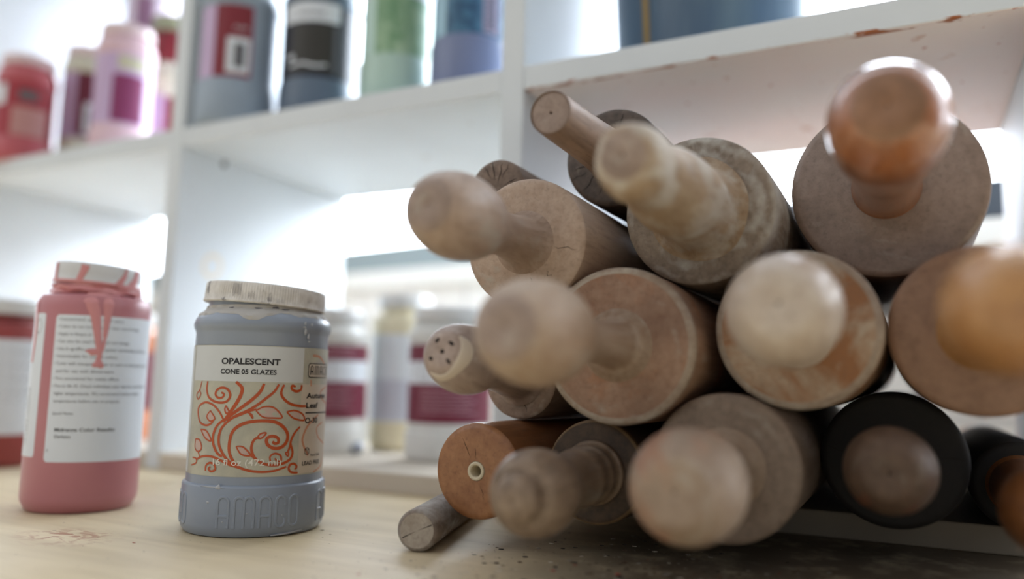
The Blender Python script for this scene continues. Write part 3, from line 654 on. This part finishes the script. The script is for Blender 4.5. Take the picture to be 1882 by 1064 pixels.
M_BLUEGR = plastic('blue_grey_jar_plastic', (150, 164, 178)); M_SLATE = plastic('slate_jar_plastic', (88, 104, 122))
sjar(*J['f'], 'large blue-grey jar with a dark red barcode label on the upper shelf', .0397, .168, M_BLUEGR, M_CAPWH,
     [(-46, 12, 46, 119, .0, 0), (-25, 11.5, 46, 119, .06, 1), (-12, 9.5, 50, 86, .12, 2), (-5, 5, 56, 80, .18, 3)], [M_LILAC, M_RED, M_WHITELAB, M_GREYPR], zb=.0435, zt=.120,
     extra=lambda b: [b.stroke([(-6+3.4*k, 94), (-4+3.4*k, 97.6)], 1.0, .12, 2) for k in range(4)])
M_NAVY = plain('near_black_print', (30, 32, 42), .4); M_OLIVEPIC = plain('olive_picture_print', (50, 47, 40), .5)
sjar(*J['g'], 'dark slate jar with a white header label, between the blue-grey and the pale green jar', .0397, .160, M_SLATE, M_CAPWH,
     [(-58, 58, 46, 120, .0, 0), (-44, 17, 101, 121, .08, 1), (-30, 10, 52, 99, .08, 2), (12, 16, 50, 99, .1, 3)], [M_NAVY, M_WHITELAB, M_OLIVEPIC, M_GREYPR], zb=.0435, zt=.121,
     extra=lambda b: ([b.stroke([(-24+3*k, 107), (-23.2+3*k, 112)], 1.4, .16, 3) for k in range(9)], b.stroke([(-32, 57), (-18, 59), (-6, 56.5), (6, 58)], 2.6, .2, 1), b.blob(-31, 66, 4, 3, .1, 1, .1), [b.stroke([(24, 60+6*k), (42, 60+6*k)], .8, .1, 3) for k in range(8)]))
def greenlab():
    t = NT('green_streaked_label'); v = t.map((1, 1, .5))
    t.col(t.ramp(t.noise(v, 60, 4, .6, 1.2), [(.35, lin((110, 150, 112))), (.65, lin((166, 194, 160)))])); t.rough(.4); return t.m
sjar(*J['h'], 'pale green jar with a green streaked label on the upper shelf', .0348, .170, plastic('pale_green_jar_plastic', (176, 202, 188), .3), M_CAPWH,
     [(-52, 52, 56, 134, .0, 0), (-52, 52, 112, 134, .06, 1, .01), (-52, -22, 56, 112, .05, 2, .01)], [greenlab(), M_WHITELAB, plain('mint_print', (186, 214, 204), .45), M_GREYPR], zb=.054, zt=.135,
     extra=lambda b: [b.stroke([(-12+3.4*k, 117), (-11+3.4*k, 121.5)], 1.2, .12, 3) for k in range(7)])
def bluelab():
    t = NT('blue_streaked_label'); v = t.map((1, 1, .6))
    t.col(t.ramp(t.noise(v, 70, 4, .6, 1.5), [(.35, lin((34, 72, 104))), (.62, lin((74, 122, 150))), (.72, lin((170, 190, 200)))])); t.rough(.4); return t.m
sjar(*J['i'], 'blue streaked jar with periwinkle base at the right end of its shelf bay', .0345, .143, plastic('periwinkle_jar_plastic', (112, 122, 154), .32), M_CAPWH,
     [(-52, 52, 58, 108, .0, 0), (-40, -22, 58, 108, .06, 1, .01), (12, 30, 60, 108, .06, 2, .01)], [bluelab(), plain('light_blue_print', (160, 196, 214), .45), plain('mauve_grey_print', (150, 140, 160), .45), M_NAVY], zb=.056, zt=.112,
     extra=lambda b: [b.stroke([(15, 64+4*k), (20, 66+4*k), (25, 63+4*k)], 1.6, .12, 3) for k in range(10)])
# bucket
t = NT('slate_blue_bucket_plastic'); v = t.map((1, 1, .08))
t.col(t.mix(t.ramp(t.noise(v, 34, 4, .6), step(.45, .7)), lin((70, 92, 112)), lin((92, 112, 124)))); t.rough(.35)
be = empty('bucket', (-.145, .145, ZS), 'round slate blue bucket with an ochre drip, on the upper shelf above the rolling pins', 'bucket')
m = MB(); m.lathe([(0, 0), (0, .076), (.002, .080), (.16, .088), (.162, .092), (.17, .092), (.17, .087), (.004, .076), (.004, 0)], 96); m.build('body', t.m, be)
bd = Wrap(.0803, th_of(-.145, .145)); bd.stroke([(-54, 6), (-54.5, 40), (-55, 90)], 6, .3, raise_=.4, taper=.2)
bd.v = [(x_*(1+(z_)*.62), y_*(1+z_*.62), z_) for x_, y_, z_ in bd.v]
bd.build('drip', plain('ochre_drip', (150, 120, 60), .5), be)

# ------------------------------------------------------------------ rolling pins (axis along +y, end face towards the room)
def egg(L, k, neck=.56):
    P = [(0, .86*k), (.004, .70*k), (.011, (neck+.06)*k), (max(L-2.1*k, .011), neck*k), (L-1.35*k, .70*k), (L-.75*k, .91*k), (L-.2*k, 1.0*k), (L+.35*k, .97*k), (L+.85*k, .82*k), (L+1.12*k, .64*k), (L+1.22*k, .50*k), (L+1.25*k, .38*k), (L+1.25*k, .2*k), (L+1.22*k, 0)]
    return rprof([p for i, p in enumerate(P) if i == 0 or p[0] > P[i-1][0]-.0012*(p[0] > L)])
def ball(L, k, neck=.55, flat=.5):
    return rprof([(0, .85*k), (.003, .72*k), (.010, neck*k), (L-1.25*k, neck*1.08*k), (L-.8*k, .84*k), (L-.25*k, 1.0*k), (L+.2*k, 1.0*k), (L+.6*k, .86*k), (L+.84*k, .66*k), (L+.92*k, flat*k), (L+.93*k, .25*k), (L+.91*k, 0)])
def pear(L, k):
    return rprof([(0, .74*k), (.004, .70*k), (.014, .66*k), (L*.35, .68*k), (L*.6, .84*k), (L*.85, .98*k), (L+.1*k, 1.0*k), (L+.5*k, .9*k), (L+.8*k, .66*k), (L+.9*k, .45*k), (L+.92*k, .2*k), (L+.9*k, 0)])
def club(L, k):
    return rprof([(0, 1.75*k), (.004, 1.5*k), (.014, 1.34*k), (L*.38, 1.34*k), (L*.55, 1.25*k), (L*.72, 1.0*k), (L*.86, .93*k), (L, 1.02*k), (L+.55*k, .92*k), (L+.8*k, .7*k), (L+.88*k, .35*k), (L+.88*k, 0)])
def dowelh(L, k):
    return rprof([(0, 1.35*k), (.006, 1.25*k), (L*.5, 1.08*k), (L-.003, .98*k), (L-.0006, .92*k), (L, .8*k), (L, .4*k), (L-.0003, 0)], 4)
def turned(L, k):
    return rprof([(0, .95*k), (.003, .95*k), (.0042, .86*k), (.007, .82*k), (.012, .86*k), (.016, .80*k), (.024, .84*k), (.030, .76*k), (.040, .74*k), (.050, .78*k), (.058, .92*k), (.066, 1.06*k), (.074, 1.1*k), (.081, 1.02*k), (.0855, .86*k), (.0868, .66*k), (.0872, .58*k), (.0885, .61*k), (.0915, .56*k), (.0935, .42*k), (.0945, .2*k), (.0945, 0)], 4)
def pin_body(R, L, cracks=(), rim=.0022, wide=True, hole=0, seed=0, wob=0):
    m = MB(); n0 = len([1 for _ in ()])
    front = [(.03, 0), (.03, hole), (0, hole)] if hole else [(.0003, 0)]
    P = front+[(0, R*.5), (0, R-rim*1.6), (.0004, R-rim*.7), (.0015, R-rim*.15), (.004, R), (L*.5, R), (L-.004, R), (L-.001, R-.0015), (L, R-.004), (L, 0)]
    m.lathe(P, 96, 'Y')
    for i, f_ in enumerate(m.f):      # clay left on the rim of the end face
        c_ = [m.v[q] for q in f_]; ym = sum(p[1] for p in c_)/len(c_); rm = max(math.hypot(p[0], p[2]) for p in c_)
        if -1e-4 < ym < .004 and rm > R-rim*.8 and min(math.hypot(p[0], p[2]) for p in c_) > (.6*R if wide else R-rim*1.2): m.m[i] = 2
    rnd = random.Random(seed)
    for a, r0, r1, wd in cracks:      # drying cracks in the end grain
        pts = [(r0+(r1-r0)*t/5, radians(a)+rnd.uniform(-.05, .05)*(0 < t < 5)) for t in range(6)]
        vs = []
        for i, (r, th) in enumerate(pts):
            ww = wd*(1-abs(2*i/5-1)**2*.9)
            for sg in (-1, 1):
                vs.append((r*R*cos(th)-sg*ww*sin(th), -.00012, r*R*sin(th)+sg*ww*cos(th)))
        m.add(vs, [(2*i, 2*i+1, 2*i+3, 2*i+2) for i in range(5)], 1)
    return m
M_CRACK = plain('dark_crack', (30, 22, 18), .9)
allpins = []
E_DARK = wood('end_grain_dusky', (172, 148, 132), (146, 122, 108), amt=.25, seed=31); E_TAN = wood('end_grain_tan', (176, 152, 134), (146, 120, 102), amt=.3, seed=32)
E_GREY = wood('end_grain_grey', (164, 116, 82), (140, 96, 62), amt=.2, seed=33, rough=.35)
RIMG = wood('worn_golden_rim', (150, 118, 76), (110, 84, 54), amt=.1, seed=35); RIM = wood('clay_rim', (184, 164, 142), (160, 134, 112), (206, 196, 180), amt=.5, seed=34)
def pin(F, R, L, body, label, handle=None, hm=None, K=None, cracks=(), hole=0, rim=None, end=None, seed=0, lump=0, group='rolling pins stacked in the pigeonhole', back=True, name='rolling_pin'):
    e = empty(name, F, label, 'rolling pin', group)
    mats = [body, M_CRACK, rim or body]
    pin_body(R, L, cracks, hole=hole, seed=seed, wide=rim is RIM).build('barrel', mats, e)
    if handle:
        rn = random.Random(seed); ph = [rn.random()*6 for _ in range(4)]
        def mod(a, r, th, i): return -a, r*(1+lump*(.5*sin(2*th+ph[0]+a*60)+.3*sin(3*th+ph[1]-a*90)+.25*sin(5*th+ph[2]+a*150)))
        def mk(front):
            m = MB(); m.lathe(handle, 72, 'Y', mod=mod)
            tip_ = handle[-1][0]
            if end:
                for i, f_ in enumerate(m.f):
                    c_ = [m.v[q] for q in f_]
                    if sum(p[1] for p in c_)/len(c_) < -tip_+.0009 and max(math.hypot(p[0], p[2]) for p in c_) < (.85 if len(handle) < 30 else .64)*max(r for _, r in handle): m.m[i] = 1
            h = m.build('handle', [hm or body, end or M_CRACK], e)
            if front:
                if K:   # loosened handles lean a little
                    v = Vector(K).normalized(); h.rotation_euler = Vector((0, 1, 0)).rotation_difference(v).to_euler()
            else:
                h.location = (0, L, 0); h.rotation_euler = (0, 0, pi)
            return h
        e_h = mk(True)
        if back: mk(False)
    else: e_h = None
    allpins.append((label, F, R, L)); return e, e_h

T = lambda *a, **k: wood(*a, **k)
W1 = T('tan_pin_wood', (204, 176, 152), (180, 148, 122), amt=.25, seed=1); W1h = T('tan_pin_handle_wood', (190, 164, 144), (160, 130, 108), amt=.3, seed=2, rough=.45)
pin((-.1796, -.1483, .1604), .0346, .34, W1, 'light tan rolling pin with an egg-shaped handle, at the upper left of the pile',
    egg(.0689, .0197), W1h, (-.0002, .0689, 0), cracks=[(-78, .55, .75, .0004), (-50, .6, .72, .0002), (-10, .5, .9, .00015)], end=E_DARK, seed=1)
W2 = T('grey_cracked_wood', (150, 124, 104), (104, 82, 66), amt=.2, seed=3)
pin((-.2150, -.1150, .2003), .0181, .30, W2, 'thin pin with a cracked grey-brown end, lying behind the light tan egg-handled pin',
    cracks=[(100, .3, .95, .0003), (75, .2, .9, .0003), (120, .4, .9, .00025), (60, .4, .95, .0002), (20, .3, .8, .0003), (150, .5, .9, .0003)], seed=3)
W3 = T('dark_cracked_wood', (112, 92, 76), (66, 52, 42), (150, 140, 124), amt=.15, seed=4); W3h = T('worn_dowel_wood', (186, 152, 124), (128, 100, 80), amt=.3, seed=5)
pin((-.1506, -.0941, .2181), .0290, .32, W3, 'dark brown rolling pin with thin straight dowel handle, topmost left in the pile',
    dowelh(.0851, .0112), W3h, (.0009, .0851, .0012), end=E_DARK, cracks=[(195, .35, .85, .0003), (205, .6, .95, .0002), (225, .4, .9, .0003), (250, .3, .8, .0003), (75, .4, .9, .0003)], seed=4)
W4 = T('clay_caked_wood', (164, 146, 126), (124, 104, 86), (210, 206, 196), amt=.6, seed=6, rough=.7); W4h = T('clay_caked_handle_wood', (190, 166, 136), (158, 122, 86), (214, 210, 200), amt=.62, seed=7, rough=.65)
pin((-.0951, -.1196, .1769), .0387, .34, W4, 'whitish clay-caked rolling pin with a lumpy handle, top centre of the pile',
    club(.0989, .0152), W4h, (.0015, .0989, .0015), end=E_TAN, seed=6, lump=.05)
W5 = T('reddish_grey_wood', (164, 138, 120), (136, 110, 92), (170, 158, 144), amt=.2, seed=8, rough=.4, coat=.3); W5h = T('varnished_knob_wood', (182, 112, 66), (150, 84, 42), (190, 170, 150), amt=.1, seed=9, rough=.3, coat=.8)
pin((-.0085, -.0771, .1908), .0465, .27, W5, 'large brown rolling pin with glossy orange-brown pear handle, top right of the pile',
    pear(.1079, .0225), W5h, (-.0034, .1079, .0003), end=E_GREY, seed=8)
W6 = T('dusty_tan_wood', (184, 146, 118), (152, 108, 80), (190, 178, 160), amt=.3, seed=10, stain=(176, 118, 78), stain_amt=.3); W6h = T('dusty_cream_handle_wood', (186, 162, 138), (160, 126, 98), (188, 176, 160), amt=.3, seed=11)
pin((-.1284, -.1474, .1063), .0389, .34, W6, 'dusty tan rolling pin with cream egg handle, just right of the pocked handle',
    egg(.0929, .0209, .46), W6h, None, end=E_DARK, rim=RIM, seed=10)
W7 = T('cream_orange_stained_wood', (196, 172, 144), (172, 138, 106), (200, 188, 168), amt=.3, seed=12, stain=(160, 104, 58), stain_amt=.62)
W7h = T('cream_knob_wood', (214, 198, 180), (190, 166, 144), (210, 202, 192), amt=.3, seed=13, rough=.4, coat=.2)
pin((-.0473, -.1296, .1147), .0373, .33, W7, 'cream rolling pin with round pale knob and orange-brown stains, centre of the pile',
    ball(.0673, .0215), W7h, (-.0039, .0673, -.0023), rim=RIM, seed=12)
W8 = T('brown_end_wood', (168, 126, 96), (140, 100, 72), amt=.1, seed=14); W8h = T('honey_knob_wood', (200, 146, 88), (172, 112, 56), (200, 180, 150), amt=.1, seed=15, rough=.4, coat=.3)
pin((.0281, -.1162, .1143), .0378, .32, W8, 'brown rolling pin with honey-coloured knob, cut off by the right edge',
    egg(.105, .0209, .5), W8h, (-.0008, .1126, .001), seed=14)
W9 = T('warm_orange_wood', (184, 122, 72), (152, 92, 48), (190, 150, 116), amt=.08, seed=16, rough=.42, coat=.15)
e9, _ = pin((-.2051, -.1475, .0406), .0251, .31, W9, 'warm orange-brown rolling pin without handle, a cream bushing in its end',
    hole=.0051, cracks=[(118, .3, .75, .00012), (95, .25, .5, .0001), (-70, .3, .6, .0001)], seed=16)
m = MB(); m.lathe([(.025, .0028), (.0004, .0028), (-.0005, .0032), (-.0008, .0040), (-.0005, .0048), (.0004, .0050), (.025, .0050)], 48, 'Y')
m.build('bushing', plain('cream_nylon', (206, 194, 166), .4), e9)
W10 = T('dark_worn_wood', (104, 80, 58), (58, 44, 34), (134, 116, 90), amt=.2, seed=17, rough=.6); W10h = T('grey_brown_turned_wood', (168, 142, 116), (110, 84, 62), (172, 162, 150), amt=.3, seed=18, rough=.45)
pin((-.1473, -.1268, .0423), .0268, .30, W10, 'small dark rolling pin with a ringed grey-brown turned handle, bottom row',
    turned(.0717, .0172), W10h, (-.0007, .0717, .0022), rim=RIMG, seed=17)
W11 = T('grey_tan_wood', (158, 136, 116), (126, 104, 86), (170, 158, 144), amt=.3, seed=19); W11h = T('pale_tan_knob_wood', (180, 156, 132), (160, 132, 108), (190, 178, 162), amt=.35, seed=20, stain=(176, 128, 100), stain_amt=.2)
pin((-.0790, -.1387, .0498), .0345, .33, W11, 'grey-tan rolling pin with a blunt pale knob, largest in the bottom row',
    ball(.0664, .0222, .6, .55), W11h, (-.0004, .0664, .001), seed=19)
W12 = T('dark_shaded_wood', (26, 19, 15), (12, 9, 7), (30, 24, 20), amt=.0, seed=21, rough=.65); W12h = T('brown_pocked_knob_wood', (120, 92, 70), (88, 64, 46), (140, 124, 106), amt=.2, seed=22, stain=(150, 84, 54), stain_amt=.15)  # W12: dark wood with shade from the pins above put into its colour
pin((-.0100, -.0682, .0526), .0341, .27, W12, 'nearly black rolling pin with a brown knob, in the bottom row to the right',
    ball(.058, .0188, .5, .5), W12h, None, cracks=[(5, .6, .98, .0002), (172, .6, .97, .0002), (165, .7, .95, .0001)], seed=21)
W13h = T('amber_handle_wood', (150, 92, 44), (118, 66, 28), amt=.05, seed=24, rough=.4, coat=.3)
pin((.0486, -.0180, .0392), .0232, .23, W12, 'black rolling pin with an amber handle, in the bottom right corner',
    egg(.100, .0185, .75), W13h, None, seed=23)
W14 = T('pinkish_clay_wood', (178, 152, 132), (140, 112, 92), (204, 190, 172), amt=.4, seed=25, rough=.6)
W14h = T('clay_smeared_handle_wood', (190, 166, 150), (166, 142, 128), (214, 202, 188), amt=.3, seed=26, rough=.55, coat=.15)
e14, h14 = pin((-.2013, -.1062, .0887), .0225, .27, W14, 'small rolling pin whose clay-smeared handle end has five dark holes',
    egg(.070, .0172, .62), W14h, (-.0031, .0767, -.0103), cracks=[(-75, .3, .85, .00025)], seed=25)
# five pock holes and a smear of clay on the handle end
P14 = egg(.070, .0172, .62); P14 = [p for p in P14 if p[0] > .07]
def surf(r):      # depth of the rounded end at radius r
    best = -P14[0][0]
    for (a0_, r0_), (a1_, r1_) in zip(P14, P14[1:]):
        if min(r0_, r1_) <= r <= max(r0_, r1_) and a1_ > .07: best = -(a0_+(a1_-a0_)*(r-r0_)/((r1_-r0_) or 1))
    return best
m = MB()
for a, r, lr, lt, ori in [(0, 0, .0011, .0011, 0), (120, .0062, .0015, .0009, 1), (40, .0060, .0018, .0009, 1), (212, .0066, .0012, .0010, 1), (-50, .0062, .0017, .0008, .3)]:
    a = radians(a); cx_, cz_ = r*cos(a), r*sin(a); vs = [(cx_, surf(r)-.00015, cz_)]
    for j in range(12):
        b = 2*pi*j/12; t1, t2 = lr*cos(b), lt*sin(b); rot = a+pi/2*(ori == 1)+ori*.3
        xx, zz = cx_+t1*cos(rot)-t2*sin(rot), cz_+t1*sin(rot)+t2*cos(rot); vs.append((xx, surf(math.hypot(xx, zz))-.00012, zz))
    m.add(vs, [(0, 1+j, 1+(j+1) % 12) for j in range(12)])
o = m.build('pock_hole', M_CRACK, h14, smooth=0); o['label'] = 'five small dark holes'
m = MB(); vs = []; fs = []; n = 26       # smear: a raised ridge curling round the end
for i in range(n):
    t_ = i/(n-1); a = radians(45-170*t_); r = .0108+.0006*sin(9*t_)+.0010*t_; wd_ = .0026*(sin(pi*min(max(t_, .02), .98))**.5)*(1+.35*sin(7*t_))
    for q, hh in ((-1, -.0003), (-.5, .0006), (0, .0009), (.5, .0006), (1, -.0003)):
        rr_ = r+wd_*q; yy = surf(min(rr_, .0168))-hh
        vs.append((rr_*cos(a), yy, rr_*sin(a)))
for i in range(n-1):
    for j in range(4): fs.append((5*i+j, 5*i+j+1, 5*i+6+j, 5*i+5+j))
m.add(vs, fs); m.build('clay_smear', plain('dry_pale_clay', (204, 190, 172), .75, mottle=.12), h14)

# loose clay-coated dowel on the table
W15 = T('clay_coated_dowel_wood', (150, 132, 116), (108, 90, 76), (214, 210, 202), amt=.7, seed=27, rough=.7); W15e = T('dowel_end_clay', (196, 182, 164), (160, 142, 122), (206, 198, 184), amt=.5, seed=28, rough=.8)
a0 = Vector((-.2277, -.1672, .0109)); a1 = Vector((-.2530, -.0860, .0109)); dvec = (a1-a0).normalized(); Ld = .13
m = MB(); m.lathe([(0, .0088), (.0006, .0098), (.0022, .0108), (Ld-.002, .0108), (Ld, .009), (Ld, 0)], 64, 'Y'); m.lathe([(0, 0), (0, .0045), (0, .0088)], 64, 'Y', 1)
for a in (25, 205):
    m.add([(0, -.0001, 0), (.0084*cos(radians(a)), -.0001, .0084*sin(radians(a))), (.0084*cos(radians(a))+.0003, -.0001, .0084*sin(radians(a))-.0005)], [(0, 1, 2)], 2)
o = m.build('dowel', [W15, W15e, M_CRACK]); o.location = a0; o.rotation_euler = (0, 0, atan2(-dvec.x, dvec.y))
o['label'] = 'short clay-coated dowel lying on the table at the lower left of the rolling pin pile'; o['category'] = 'dowel'

# ------------------------------------------------------------------ crumbs and chips on the table
rnd = random.Random(11); m = MB()
def chip(x, y, s, mi):
    a = rnd.random()*6; k = rnd.uniform(.3, .8); h = s*.25; n = 5; vs = []
    for z in (0.0002, h):
        for j in range(n):
            b = 2*pi*j/n+a; q = s*rnd.uniform(.7, 1.1)*(1 if z < h else .8); vs.append((x+q*cos(b), y+q*k*sin(b+.4), z+(rnd.random()*h*.4 if z > .0002 else 0)))
    m.add(vs, [tuple(range(n))[::-1], tuple(range(n, 2*n))]+[(j, (j+1) % n, n+(j+1) % n, n+j) for j in range(n)], mi)
for i in range(900):
    x = rnd.gauss(-.11, .07); y = rnd.gauss(-.17, .045)
    if y > -.006 or x > .3: continue
    if (Vector((x, y))-Vector((-.349, -.158))).length < .044 or (-.27 < x < -.21 and y > -.18): continue
    chip(x, y, rnd.choice((.0004, .0005, .0007, .0009, .0012, .0016)), rnd.choice((0, 0, 1, 1, 2, 2, 3) if rnd.random() < .95 else (4,)))
for i in range(60):
    x = rnd.uniform(-.48, -.2); y = rnd.uniform(-.30, -.02)
    if min((Vector((x, y))-Vector(c)).length for c in ((-.349, -.158), (-.49, -.17), (-.769, -.07))) < .046 or (x > -.27 and y > -.18): continue
    chip(x, y, rnd.choice((.0003, .0004, .0006)), rnd.choice((0, 1, 2)))
chip(-.262, -.012, .0022, 5); chip(-.255, -.018, .0012, 5)
o = m.build('wood_crumbs', [plain('brown_crumb', (96, 74, 56), .8), plain('grey_crumb', (150, 142, 130), .8), plain('dark_crumb', (48, 40, 36), .8), plain('pale_crumb', (206, 196, 178), .8),
    plain('red_crumb', (170, 60, 44), .7), plain('yellow_crumb', (206, 190, 60), .7)], smooth=0)
o['label'] = 'scattered wood and dry clay crumbs on the table in front of the rolling pins'; o['category'] = 'crumbs'; o['kind'] = 'stuff'
